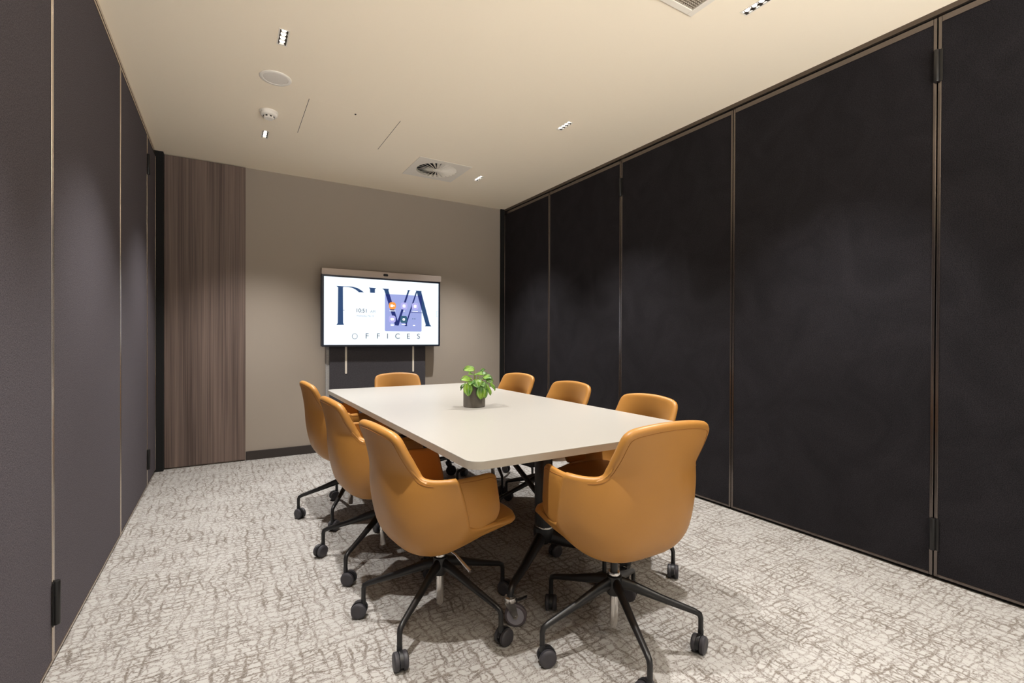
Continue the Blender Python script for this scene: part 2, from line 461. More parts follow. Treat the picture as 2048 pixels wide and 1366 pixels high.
bm = holed_plate(XL - .25, XR + .25, YF, YB + .2, H, holes)
box(bm, XL - .25, XR + .25, YF, YB + .2, H + .16, H + .2)
structure('ceiling', bm, M_ceil)

structure('wall_back', B(XL - .25, XR + .25, YB, YB + .2, 0, H), M_wall)
structure('wall_left', B(XL - .25, XL - .11, YF, YB, 0, H), M_dark)
structure('wall_right', B(XR + .11, XR + .25, YF, YB, 0, H), M_dark)
structure('baseboard_back', B(.150, XR - .03, YB - .014, YB, 0, .082), M_skirt, bevel=.002)

# dark end post, widened in black to stand for the shaded gap beside the timber panel, jamb at the right end
structure('trim_1', B(XL - .11, XL + .050, YB - .075, YB, 0, H), M_dark)
structure('trim_2', B(XR - .045, XR + .11, YB - .02, YB, 0, H), M_dark)

# timber wall panel
tag(obj('timber_wall_panel', B(XL + .052, .145, YB - .022, YB, .012, H - .006), M_wood, bevel=.001),
    'tall dark brown wood-grain wall panel in the back left corner', 'wall panel')

# ceiling tracks of the two folding walls
def track(name, side):
    bm = bmesh.new()
    if side < 0:
        box(bm, XL - .11, XL - .004, YF, YB - .075, H - .022, H)
        return structure(name, bm, M_alu)
    box(bm, XR + .004, XR + .11, YF, YB - .02, H - .024, H)
    return structure(name, bm, M_track)
track('trim_3', -1); track('trim_4', 1)

def partition(name, side, y0, y1, label, hinges=(), hinge_side=1):
    """One folding-wall leaf: fabric face inside a slim metal frame; y0 < y1."""
    zt, zb = H - .040, .016
    s = -1 if side < 0 else 1
    X = XL if side < 0 else XR
    g = 0.001 if side < 0 else 0.0022
    root = thing(name, label, 'wall panel', (X, (y0 + y1) / 2, 0), 0,
                 'folding wall leaves on the left' if side < 0 else 'folding wall leaves on the right')
    fw = 0.0095 if side < 0 else 0.0135
    ft = 0.016 if side < 0 else 0.030
    a, b = y0 + g - (y0 + y1) / 2, y1 - g - (y0 + y1) / 2
    xo, xi = s * .100, 0.0
    def bx(bm, x0, x1, *r): return box(bm, min(x0, x1), max(x0, x1), *r)
    bm = bx(bmesh.new(), s * .0035, xo, a + fw, b - fw, zb + fw, zt - ft)
    obj('fabric_face', bm, M_fab_l if side < 0 else M_fab_r, root)
    bm = bmesh.new()
    bx(bm, xi, xo, a, a + fw, zb, zt); bx(bm, xi, xo, b - fw, b, zb, zt)
    bx(bm, xi, xo, a + fw, b - fw, zb, zb + fw); bx(bm, xi, xo, a + fw, b - fw, zt - ft, zt)
    obj('frame', bm, M_alu if side < 0 else M_bronze, root, bevel=.0025)
    bm = bx(bmesh.new(), s * .02, s * .09, a + .02, b - .02, 0, zb)
    obj('floor_seal', bm, M_dark, root)
    bm = bx(bmesh.new(), s * .02, s * .09, a + .02, b - .02, zt, H - .024)
    obj('top_seal', bm, M_dark, root)
    for z in hinges:
        bm = bmesh.new()
        yy = (b + .0035) if hinge_side > 0 else (a - .0035)
        lathe(bm, [(.0105, z - .075), (.0115, z - .073), (.0115, z + .073), (.0105, z + .075)], 14, (-s * .006, yy, 0))
        bx(bm, -s * .003, s * .0, yy - .022, yy + .0, z - .075, z + .075)
        obj('hinge', bm, M_black, root, smooth=True, auto=40)
    return root
LY = [-1.15, 0.0, 1.055, 2.219, 3.436, 4.477, YB - .08]
llab = ['charcoal fabric wall leaf at the left edge of the view, the nearest on the left wall',
        'charcoal fabric wall leaf with black hinge low on its nearer seam, second on the left wall',
        'narrow-looking charcoal fabric wall leaf, third from the camera on the left wall',
        'farthest charcoal fabric wall leaf, beside the dark wood panel']
for i, (a, b) in enumerate(zip(LY[2:], LY[3:])):
    hz = (0.215, 2.43) if i in (0, 2) else ()
    partition('partition_panel', -1, a, b, llab[i], hz, 1)
RY = [-1.20, -.14, 0.915, 1.976, 3.027, 4.084, YB - .02]
rlab = ['black fabric wall leaf at the right edge of the view, nearest on the right wall',
        'widest-looking black fabric wall leaf with brushed hand marks, second on the right wall',
        'black fabric wall leaf behind the nearest right-hand chairs, third on the right wall',
        'black fabric wall leaf behind the middle right-hand chair, fourth on the right wall',
        'narrow black fabric wall leaf in the far right corner']
for i, (a, b) in enumerate(zip(RY[1:], RY[2:])):
    hz = (0.215, 2.43) if i in (0, 2) else ()
    partition('partition_panel', 1, a, b, rlab[i], hz, 1)

# ------------------------------------------------------------------ ceiling fittings
def downlight(x, y, label, n):
    t = thing('ceiling_downlight', label, 'ceiling light', (x, y, H), 0, 'recessed four-cell downlights')
    hw, hl, d = LW / 2 - .0005, LL / 2 - .0005, .05
    bm = bmesh.new()                                     # housing walls and top
    box(bm, -hw, -hw + .002, -hl, hl, -.0005, d); box(bm, hw - .002, hw, -hl, hl, -.0005, d)
    box(bm, -hw + .002, hw - .002, -hl, -hl + .002, -.0005, d); box(bm, -hw + .002, hw - .002, hl - .002, hl, -.0005, d)
    box(bm, -hw + .002, hw - .002, -hl + .002, hl - .002, d - .003, d)
    for k in (-1, 0, 1):
        box(bm, -hw + .002, hw - .002, k * LL / 4 - .002, k * LL / 4 + .002, .003, d - .003)
    obj('housing', bm, M_cell, t)
    bm = bmesh.new(); e = .006                           # slim white trim around the opening
    box(bm, -hw - e, -hw, -hl - e, hl + e, -.0015, 0); box(bm, hw, hw + e, -hl - e, hl + e, -.0015, 0)
    box(bm, -hw, hw, -hl - e, -hl, -.0015, 0); box(bm, -hw, hw, hl, hl + e, -.0015, 0)
    obj('trim_frame', bm, M_white, t)
    for k in range(4):
        yy = (k - 1.5) * LL / 4
        bm = lathe(bmesh.new(), [(.0125, .011), (.0105, .006), (.003, .004)], 16, (0, yy, 0))
        obj('led_lens', bm, M_lens, t, smooth=True)
    L = bpy.data.lights.new('downlight_beam', 'SPOT'); L.energy = SPOT_W; L.color = SPOT_COL
    L.spot_size = math.radians(90); L.spot_blend = 0.9; L.shadow_soft_size = 0.022
    lo = bpy.data.objects.new('downlight_beam', L); COL.objects.link(lo)
    lo.parent = t; lo.location = (0, 0, -.006)
dl = {0: 'small recessed downlight above the camera on the left, outside the view', 1: 'small four-cell downlight nearest the camera on the left side of the ceiling',
      2: 'small four-cell downlight beyond the smoke detector', 3: 'four-cell downlight at the top right edge, beside the return air grille',
      4: 'four-cell downlight in the middle of the ceiling towards the right wall', 5: 'tiny glowing downlight just right of the square air diffuser'}
for i, (x, y) in enumerate(lights):
    downlight(x, y, dl.get(i, 'small recessed downlight in the ceiling behind the camera, %s side' % ('left' if x < 1 else 'right')), i)

# supply air swirl diffuser
t = thing('air_diffuser', 'square white ceiling air diffuser with round swirl of slots, before the back wall', 'air vent', ((DIF[0] + DIF[1]) / 2, (DIF[2] + DIF[3]) / 2, H))
hx, hy = (DIF[1] - DIF[0]) / 2, (DIF[3] - DIF[2]) / 2
R0, R1 = .045, .185
bm = bmesh.new(); n = 96
sq = []
for k in range(n):
    a = 2 * math.pi * k / n; c, s_ = math.cos(a), math.sin(a); q = 1 / max(abs(c), abs(s_))
    sq.append((c * q * hx, s_ * q * hy))
ro = [bm.verts.new((x, y, -.003)) for x, y in sq]; ro2 = [bm.verts.new((x, y, 0.0)) for x, y in sq]
ri = [bm.verts.new((R1 * math.cos(2 * math.pi * k / n), R1 * math.sin(2 * math.pi * k / n), -.003)) for k in range(n)]
ri2 = [bm.verts.new((R1 * math.cos(2 * math.pi * k / n), R1 * math.sin(2 * math.pi * k / n), .02)) for k in range(n)]
for k in range(n):
    j = (k + 1) % n
    bm.faces.new((ro2[k], ro2[j], ro[j], ro[k])); bm.faces.new((ro[k], ro[j], ri[j], ri[k])); bm.faces.new((ri[k], ri[j], ri2[j], ri2[k]))
bmesh.ops.recalc_face_normals(bm, faces=bm.faces[:])
obj('face_plate', bm, M_white, t)
bm = bmesh.new()
lathe(bm, [(.0, -.010), (.020, -.0095), (R0 - .01, -.007), (R0 - .01, .0)], 32)
obj('hub', bm, M_white, t, smooth=True, auto=40)
bm = bmesh.new(); nb = 24
for k in range(nb):
    a = 2 * math.pi * k / nb; da = 2 * math.pi / nb
    pts = []
    for r in (R0 - .012, R1 + .001):
        w = r * da * (.62 if r > .1 else .8)
        e = Vector((math.cos(a), math.sin(a), 0)); q = Vector((-math.sin(a), math.cos(a), 0))
        pts.append([e * r - q * w / 2 + Vector((0, 0, .007)), e * r + q * w / 2 + Vector((0, 0, -.005)), e * r + q * w / 2 + Vector((0, 0, -.0035)), e * r - q * w / 2 + Vector((0, 0, .0085))])
    A = [bm.verts.new(p) for p in pts[0]]; C = [bm.verts.new(p) for p in pts[1]]
    loft(bm, [A, C])
bmesh.ops.recalc_face_normals(bm, faces=bm.faces[:])
obj('swirl_blades', bm, M_white, t)
bm = lathe(bmesh.new(), [(R1 + .004, .02), (R1 + .004, .1), (.01, .1)], 48)
obj('duct', bm, M_dark, t)

# return air grille (egg crate)
gx, gy = (GRI[0] + GRI[1]) / 2, (GRI[2] + GRI[3]) / 2
t = thing('return_air_grille', 'square white-framed egg-crate air grille cut off by the top edge', 'air vent', (gx, gy, H))
hx, hy = (GRI[1] - GRI[0]) / 2, (GRI[3] - GRI[2]) / 2
bm = bmesh.new(); f = .032
box(bm, -hx, -hx + f, -hy, hy, -.007, .0); box(bm, hx - f, hx, -hy, hy, -.007, .0)
box(bm, -hx + f, hx - f, -hy, -hy + f, -.007, .0); box(bm, -hx + f, hx - f, hy - f, hy, -.007, .0)
obj('grille_frame', bm, M_white, t, bevel=.002)
bm = bmesh.new(); q = .0125; k = -hx + f + q
while k < hx - f: box(bm, k - .0008, k + .0008, -hy + f, hy - f, -.003, .014); k += q
k = -hy + f + q
while k < hy - f: box(bm, -hx + f, hx - f, k - .0008, k + .0008, -.003, .014); k += q
obj('egg_crate_core', bm, mat('grille_warm_grey', rgb(178, 166, 150), .6), t)
obj('duct', B(-hx + f, hx - f, -hy + f, hy - f, .06, .065), M_grey_void, t)

# ceiling speaker, smoke detector, access hatch, sprinkler cover
t = thing('ceiling_speaker', 'round flat white ceiling speaker between the near downlight and smoke detector', 'speaker', (.250, 3.212, H))
obj('bezel_ring', lathe(bmesh.new(), [(.088, 0), (.088, -.003), (.084, -.006), (.070, -.006), (.068, -.004), (.068, 0)], 48), M_wplast, t, smooth=True, auto=40)
obj('speaker_grille', lathe(bmesh.new(), [(.068, -.002), (.067, -.0045), (.03, -.0075), (.002, -.008)], 48), mat('speaker_mesh', rgb(226, 220, 210), .6, bump=(900, .5, .001)), t, smooth=True, auto=60)
t = thing('smoke_detector', 'white domed smoke detector on the ceiling near the left wall', 'smoke detector', (.247, 3.712, H))
obj('mounting_base', lathe(bmesh.new(), [(.058, 0), (.058, -.010), (.055, -.014), (.05, -.014)], 40), M_wplast, t, smooth=True, auto=40)
obj('sensor_dome', lathe(bmesh.new(), [(.054, -.014), (.054, -.024), (.049, -.030), (.034, -.033), (.034, -.044), (.028, -.050), (.002, -.052)], 40), M_wplast, t, smooth=True, auto=40)
for k in range(8):
    a = k * math.pi / 4 + .3
    bm = B(-.006, .006, -.002, .002, -.043, -.034)
    bmesh.ops.transform(bm, matrix=Matrix.Translation((.034 * math.cos(a), .034 * math.sin(a), 0)) @ Matrix.Rotation(a + math.pi / 2, 4, 'Z'), verts=bm.verts)
    obj('vent_slot', bm, M_grey_void, t)
t = thing('access_hatch', 'flush ceiling access hatch seen as two thin parallel lines beside the smoke detector', 'hatch', (.766, 3.675, H))
obj('hatch_cover', B(-.303, .303, -.30, .30, -.0003, .0), M_ceil, t)
for s_ in (-1, 1):
    obj('shadow_gap', B(s_ * .3055 - .0015, s_ * .3055 + .0015, -.30, .30, -.0010, 0), M_grey_void, t)
tag(obj('screw_cap', lathe(bmesh.new(), [(.0065, 0), (.0065, -.003), (.002, -.006)], 16), M_grey_void, loc=(.769, 3.435, H - .0012)),
    'tiny dark cap in the ceiling between the two hatch lines', 'cap')

# ------------------------------------------------------------------ display on its felt stand
YT = 4.89
t = thing('display_stand', 'tall dark grey felt board with pale edge holding the display against the back wall', 'display stand', (1.36, YB - .045, 0))
def felt(x0, x1, y0, y1, z0, z1, name, m_, r=.03):
    return obj(name, prism(bmesh.new(), rrect(x0 - 1.36, x1 - 1.36, z0, z1, r), y0 - (YB - .045), y1 - (YB - .045), 'xz'), m_, t, smooth=True, auto=30, bevel=.004)
felt(.868, 1.862, YT + .075, YT + .090, .02, 1.30, 'felt_board', M_felt)
felt(.838, 1.866, YT + .0905, YB - .02, .0, 1.305, 'edge_shell', M_felt_edge)
for x in (1.024, 1.722):
    bm = prism(bmesh.new(), rrect(x - .0095 - 1.36, x + .0095 - 1.36, .775, 1.12, .009), YT + .071 - (YB - .045), YT + .076 - (YB - .045), 'xz')
    obj('mounting_rail', bm, M_white, t, smooth=True, auto=30)
t = thing('display_screen', 'large glowing touch display with company logo and clock mounted on the felt stand', 'screen', (0, 0, 0))
x0, x1 = .780, 2.004
obj('casing', prism(bmesh.new(), rrect(x0, x1, 1.049, 1.762, .012), YT + .004, YT + .068, 'xz'), M_bezel, t, smooth=True, auto=30, bevel=.003)
obj('camera_bar', prism(bmesh.new(), rrect(x0 - .002, x1 + .004, 1.750, 1.813, .010), YT - .012, YT + .055, 'xz'), M_bar, t, smooth=True, auto=30, bevel=.003)
bar = [o for o in t.children if o.name.startswith('camera_bar')][0]
obj('camera_lens', prism(bmesh.new(), rrect(1.373, 1.424, 1.769, 1.793, .0118), YT - .016, YT - .011, 'xz'), M_lens2, bar, smooth=True, auto=30)
scr = obj('screen', B(.803, 1.981, YT, YT + .006, 1.068, 1.732), M_scr, t)
def poly(name, pts, m_, lvl, parent=scr):
    y1 = YT - .0006 * lvl
    return obj(name, prism(bmesh.new(), pts, y1 - .0005, y1, 'xz'), m_, parent)
tile = (1.394, 1.789, 1.207, 1.590)
poly('app_tile', rrect(*tile, .012), M_tile, 1)
def clipx(pts, x0, x1, z0, z1):
    """Sutherland-Hodgman clip to a rectangle."""
    def cl(P, inside, inter):
        out = []
        for i in range(len(P)):
            a, b = P[i - 1], P[i]
            if inside(b):
                if not inside(a): out.append(inter(a, b))
                out.append(b)
            elif inside(a): out.append(inter(a, b))
        return out
    def ix(v): return lambda a, b: (v, a[1] + (b[1] - a[1]) * (v - a[0]) / (b[0] - a[0]))
    def iz(v): return lambda a, b: (a[0] + (b[0] - a[0]) * (v - a[1]) / (b[1] - a[1]), v)
    P = cl(pts, lambda p: p[0] >= x0, ix(x0)); P = cl(P, lambda p: p[0] <= x1, ix(x1)) if P else P
    P = cl(P, lambda p: p[1] >= z0, iz(z0)) if P else P; P = cl(P, lambda p: p[1] <= z1, iz(z1)) if P else P
    return P
logo = {
 'stem': [[(.916, 1.6444), (.988, 1.6440), (.978, 1.632), (.9805, 1.284), (.989, 1.2645), (.917, 1.262), (.930, 1.282), (.9325, 1.632)]],
 'arc': [[(.978, 1.6440), (1.030, 1.6460), (1.0684, 1.6450), (1.1167, 1.6348), (1.1532, 1.6151), (1.1809, 1.5945), (1.1319, 1.5934), (1.1046, 1.6155), (1.0684, 1.6330), (1.030, 1.6400), (.978, 1.6400)],
         [(.9808, 1.4113), (.9926, 1.4099), (.9926, 1.4068), (.9808, 1.4071)]],
 'i_top': [[(1.2302, 1.6464), (1.3023, 1.6443), (1.291, 1.631), (1.291, 1.5950), (1.2428, 1.5950), (1.2408, 1.6326)]],
 'v': [[(1.3658, 1.6442), (1.4334, 1.6436), (1.4300, 1.6272), (1.5330, 1.3000), (1.5374, 1.2662), (1.5000, 1.2690), (1.3870, 1.6270)],
       [(1.5374, 1.2662), (1.5250, 1.3100), (1.6370, 1.6389), (1.6270, 1.6436), (1.666, 1.6430), (1.6530, 1.6330)]],
 'a': [[(1.7207, 1.6421), (1.7865, 1.6410), (1.7852, 1.627), (1.8827, 1.2824), (1.9006, 1.2645), (1.8262, 1.2645), (1.8367, 1.2782), (1.7345, 1.625)],
       [(1.7250, 1.6320), (1.7380, 1.6260), (1.6297, 1.2973), (1.6264, 1.2841), (1.6298, 1.2645), (1.6029, 1.264), (1.6095, 1.2838), (1.6162, 1.3003)],
       [(1.6633, 1.4119), (1.8060, 1.411), (1.8060, 1.4063), (1.6619, 1.4079)]],
}
for k, parts in logo.items():
    for P in parts:
        obj('logo_stroke', prism(bmesh.new(), P, YT - .0017, YT - .0012, 'xz'), M_navy, scr)
        Q = clipx(P, *tile)
        if len(Q) > 2: obj('logo_stroke_overlap', prism(bmesh.new(), Q, YT - .0023, YT - .0018, 'xz'), M_ndark, scr)
def text(name, body, x, z, size, m_, align='CENTER', spacing=1.0, lvl=5, wide=1.0, parent=scr, off=0.0):
    c = bpy.data.curves.new(name, 'FONT'); c.body = body; c.size = size; c.align_x = align
    c.align_y = 'CENTER'; c.space_character = spacing; c.extrude = .0002; c.offset = off
    o = bpy.data.objects.new(name, c); COL.objects.link(o)
    dg = bpy.context.evaluated_depsgraph_get()
    me = bpy.data.meshes.new_from_object(o.evaluated_get(dg)); bpy.data.objects.remove(o)
    me.materials.clear(); me.materials.append(m_)
    o = bpy.data.objects.new(name, me); COL.objects.link(o)
    o.parent = parent; o.location = (x, YT - .0008 * lvl, z); o.rotation_euler = (math.pi / 2, 0, 0); o.scale = (wide, 1, 1)
    return o
for ch, x in zip('OFFICES', (1.0923, 1.2128, 1.3257, 1.4218, 1.5265, 1.6423, 1.7547)):
    if ch == 'O':
        bm = bmesh.new(); n = 32
        a = [bm.verts.new((x + .0275 * math.cos(2 * math.pi * k / n), YT - .0016, 1.1522 + .0285 * math.sin(2 * math.pi * k / n))) for k in range(n)]
        b_ = [bm.verts.new((x + .0235 * math.cos(2 * math.pi * k / n), YT - .0016, 1.1522 + .0245 * math.sin(2 * math.pi * k / n))) for k in range(n)]
        for k in range(n): bm.faces.new((a[k], a[(k + 1) % n], b_[(k + 1) % n], b_[k]))
        obj('letter', bm, M_dtext, scr)
    else: text('letter', ch, x, 1.1535, .078, M_dtext, lvl=2, off=-.0003)
text('clock_time', '10:51', 1.159, 1.409, .054, M_dtext, lvl=2)
text('clock_suffix', 'AM', 1.271, 1.4035, .036, M_gtext, lvl=2)
text('date_line', 'Wednesday, Mar 19', 1.195, 1.3575, .021, M_gtext, lvl=2)
icons = [(1.4717, 1.4715, 'o'), (1.5955, 1.4731, 'l'), (1.7157, 1.4745, 'l'), (1.4701, 1.3327, 'l'), (1.5926, 1.3325, 't'), (1.7045, 1.3385, 'x')]
for i, (x, z, k) in enumerate(icons):
    if k == 'x':
        for dx in (-.014, .008):
            bm = bmesh.new(); n = 16
            a = [bm.verts.new((x + dx + .007 * math.cos(2 * math.pi * q / n), YT - .0034, z + .003 + .007 * math.sin(2 * math.pi * q / n))) for q in range(n)]
            b_ = [bm.verts.new((x + dx + .004 * math.cos(2 * math.pi * q / n), YT - .0034, z + .003 + .004 * math.sin(2 * math.pi * q / n))) for q in range(n)]
            for q in range(n): bm.faces.new((a[q], a[(q + 1) % n], b_[(q + 1) % n], b_[q]))
            obj('icon_ring', bm, M_teal, scr)
        poly('icon_caption', rrect(x - .012, x + .012, z - .0705, z - .0635, .003), M_glyph, 5); continue
    ic = poly('app_icon', rrect(x - .036, x + .036, z - .037, z + .037, .018 if k == 't' else .026), {'o': M_ora, 'l': M_lil, 't': M_teal}[k], 5)
    g = {'o': [rrect(x - .020, x + .007, z - .013, z + .012, .005), [(x + .010, z - .003), (x + .021, z - .010), (x + .021, z + .010), (x + .010, z + .003)]],
         'l': [rrect(x - .014, x + .014, z - .015, z + .015, .006)], 't': [rrect(x - .013, x + .013, z - .012, z + .012, .009)]}[k]
    if i == 3: g = [rrect(x - .017, x + .017, z - .012, z + .012, .009)]
    for P in g: poly('icon_glyph', P, M_glyph, 6, ic)
    if k == 't': poly('icon_dot', rrect(x - .005, x + .005, z - .005, z + .005, .0045), M_teal, 7, ic)
    if i == 1: poly('icon_dot', rrect(x - .005, x + .005, z - .005, z + .005, .0045), M_lil, 7, ic)
    if i == 3: poly('icon_dot', [(x - .004, z - .006), (x + .006, z), (x - .004, z + .006)], M_lil, 7, ic)
    w = {0: .030, 1: .008, 2: .030, 3: .016, 4: .022}[i]
    poly('icon_caption', rrect(x - w, x + w, z - .056, z - .050, .002), M_glyph, 5)
    if i == 3: poly('icon_caption', rrect(x - w, x + w, z - .068, z - .062, .002), M_glyph, 5)
bm = bmesh.new()
for P in ([(1.958, 1.372), (1.972, 1.372), (1.972, 1.3745), (1.9605, 1.3745), (1.9605, 1.427), (1.972, 1.427), (1.972, 1.4295), (1.958, 1.4295)],):
    prism(bm, P, YT - .0012, YT - .0006, 'xz')
obj('side_tab', bm, M_gtext, scr)

# ------------------------------------------------------------------ table
TX0, TX1, TY0, TY1, TZ = .668, 1.869, 1.380, 3.905, .735
t = thing('meeting_table', 'large white rectangular meeting table on a black wheeled frame', 'table', (1.27, 2.64, 0), math.radians(0.25))
cx, cy = 1.27, 2.64
bm = prism(bmesh.new(), rrect(TX0 - cx, TX1 - cx, TY0 - cy, TY1 - cy, .052, 8), TZ - .028, TZ)
top = obj('tabletop', bm, M_table, t, bevel=.0015)
bm = bmesh.new()
o_ = rrect(TX0 - cx - .0012, TX1 - cx + .0012, TY0 - cy - .0012, TY1 - cy + .0012, .053, 8)
lo = [bm.verts.new((x, y, TZ - .0275)) for x, y in o_]; hi = [bm.verts.new((x, y, TZ - .0025)) for x, y in o_]
for k in range(len(o_)): bm.faces.new((lo[k], lo[(k + 1) % len(o_)], hi[(k + 1) % len(o_)], hi[k]))
bmesh.ops.recalc_face_normals(bm, faces=bm.faces[:])
obj('edge_band', bm, M_tedge, top, smooth=True)
# under-frame
bm = B(-.03, .03, -.95, .95, TZ - .075, TZ - .030)
for s_ in (-1, 1): box(bm, -.42, .42, s_ * .80 - .025, s_ * .80 + .025, TZ - .070, TZ - .0295)
obj('under_frame', bm, M_tblk, t, bevel=.003)
def caster(parent, x, y, z0, rz, r, wheel_m, tyre_m, fork_m, single=True):
    """Big braked table caster: single wheel in a fork, swivelled to rz."""
    Mx = Matrix.Translation((x, y, 0)) @ Matrix.Rotation(rz, 4, 'Z')
    off = .022
    bm = bmesh.new()
    lathe(bm, [(.014, z0 + .004), (.024, z0 + .000), (.026, z0 - .008), (.024, z0 - .018), (.016, z0 - .022)], 24)
    for s_ in (-1, 1):
        P = [(-.020, z0 - .018), (.024, z0 - .018), (off + .012, r + .004), (off + .006, r - .008), (off - .006, r - .008), (off - .012, r + .004)]
        prism(bm, P, s_ * .0165 - .0012, s_ * .0165 + .0012, 'xz')
    box(bm, -.014, .016, -.0165, .0165, z0 - .026, z0 - .022)
    lathe(bm, [(.005, -.021), (.005, .021)], 12, (off, 0, r), 'y')
    bmesh.ops.transform(bm, matrix=Mx, verts=bm.verts)
    c = obj('caster', bm, fork_m, parent, smooth=True, auto=35)
    bm = lathe(bmesh.new(), [(r - .012, -.0105), (r - .003, -.0105), (r, -.007), (r, .007), (r - .003, .0105), (r - .012, .0105)], 36, (off, 0, r), 'y', cap=False)
    bmesh.ops.transform(bm, matrix=Mx, verts=bm.verts); obj('tyre', bm, tyre_m, c, smooth=True, auto=40)
    bm = lathe(bmesh.new(), [(.004, -.0115), (r - .018, -.0105), (r - .010, -.0112), (r - .010, .0112), (r - .018, .0105), (.004, .0115)], 36, (off, 0, r), 'y')
    bmesh.ops.transform(bm, matrix=Mx, verts=bm.verts); obj('wheel', bm, wheel_m, c, smooth=True, auto=40)
    bm = bmesh.new()
    tube(bm, [(.020, 0, z0 - .012), (.040, 0, z0 - .008), (.066, 0, z0 + .006)], [.010, .010, .012], 10, flat=[.003, .003, .003])
    bmesh.ops.transform(bm, matrix=Mx, verts=bm.verts); obj('brake_lever', bm, M_plast, c, smooth=True)
for s_ in (-1, 1):
    yc = s_ * .80
    ped = bmesh.new()
    rs = []
    for z in (.262, TZ - .070):
        rs.append([ped.verts.new((.034 * math.copysign(abs(math.cos(a)) ** .75, math.cos(a)), yc + .045 * math.copysign(abs(math.sin(a)) ** .75, math.sin(a)), z)) for a in [2 * math.pi * k / 24 for k in range(24)]])
    loft(ped, rs)
    bmesh.ops.recalc_face_normals(ped, faces=ped.faces[:])
    col = obj('column', ped, M_tblk, t, smooth=True, auto=40)
    bm = bmesh.new(); rs = []
    for z in (.256, .264):
        rs.append([bm.verts.new((.037 * math.cos(a), yc + .048 * math.sin(a), z)) for a in [2 * math.pi * k / 24 for k in range(24)]])
    loft(bm, rs); obj('collar', bm, M_chrome, col, smooth=True, auto=40)
    # splayed foot casting: two arms falling to the casters
    bm = bmesh.new()
    lathe(bm, [(.046, .256), (.048, .240), (.044, .205), (.026, .180)], 24, (0, yc, 0))
    for q in (-1, 1):
        tube(bm, [(q * .015, yc + s_ * .008, .215), (q * .09, yc + s_ * .055, .188), (q * .20, yc + s_ * .14, .165), (q * .288, yc + s_ * .203, .150), (q * .308, yc + s_ * .218, .138), (q * .312, yc + s_ * .221, .122), (q * .312, yc + s_ * .221, .094)],
             [.026, .022, .018, .015, .014, .013, .012], 12, flat=[.036, .028, .019, .015, .014, .013, .012])
    obj('foot', bm, M_tblk, t, smooth=True, auto=50)
    near = s_ < 0
    for q in (-1, 1):
        lite = near and q < 0
        caster(t, q * .312, yc + s_ * .221, .114, math.radians(-40 if lite else (200 if near else (-20 if q < 0 else -30))), .044 if lite else .042,
               M_greyw if lite else M_plast, M_greyt if lite else M_plast, M_chrome if lite else M_plast)
    # diagonal brace from the column up to the under-frame
    bm = bmesh.new()
    tube(bm, [(0, yc - s_ * .035, .390), (0, yc - s_ * .65, TZ - .072)], [.013, .013], 10)
    obj('brace', bm, M_tblk, t, smooth=True, auto=50)

# ------------------------------------------------------------------ the tan chairs
# centre line of the shell from under the seat front, round the belly, up to the top rail: (y, z)
CC = [(.258, .428), (.17, .402), (.07, .370), (-.02, .347), (-.10, .340), (-.172, .363), (-.222, .418), (-.250, .505), (-.264, .585), (-.270, .64),
      (-.275, .68), (-.280, .72), (-.285, .76), (-.290, .795), (-.295, .822), (-.298, .838)]
# matching side line of the untrimmed sheet: (half width, y, z)
EE = [(.198, .218, .434), (.228, .165, .442), (.250, .085, .452), (.268, .010, .462), (.283, -.035, .480), (.290, -.050, .53), (.294, -.062, .575), (.296, -.075, .615), (.296, -.088, .645), (.296, -.098, .662),
      (.296, -.110, .675), (.296, -.138, .688), (.296, -.175, .708), (.296, -.211, .747), (.296, -.235, .779), (.296, -.245, .790)]
def sheet(s, v):
    c = crm([(0, y, z) for y, z in CC], v); e = crm(EE, v)
    n = 3.4 if v < 6 else (3.4 - 1.3 * min(1, (v - 6) / 4))
    q = abs(s) ** n
    return Vector((e.x * s, c.y + (e.y - c.y) * q, c.z + (e.z - c.z) * q))
def sheet_normal(s, v):
    h = .004; s0, s1 = max(-1, s - h), min(1, s + h); v0, v1 = max(0, v - .04), min(15, v + .04)
    n = (sheet(s1, v) - sheet(s0, v)).cross(sheet(s, v1) - sheet(s, v0))
    n.normalize()
    return n
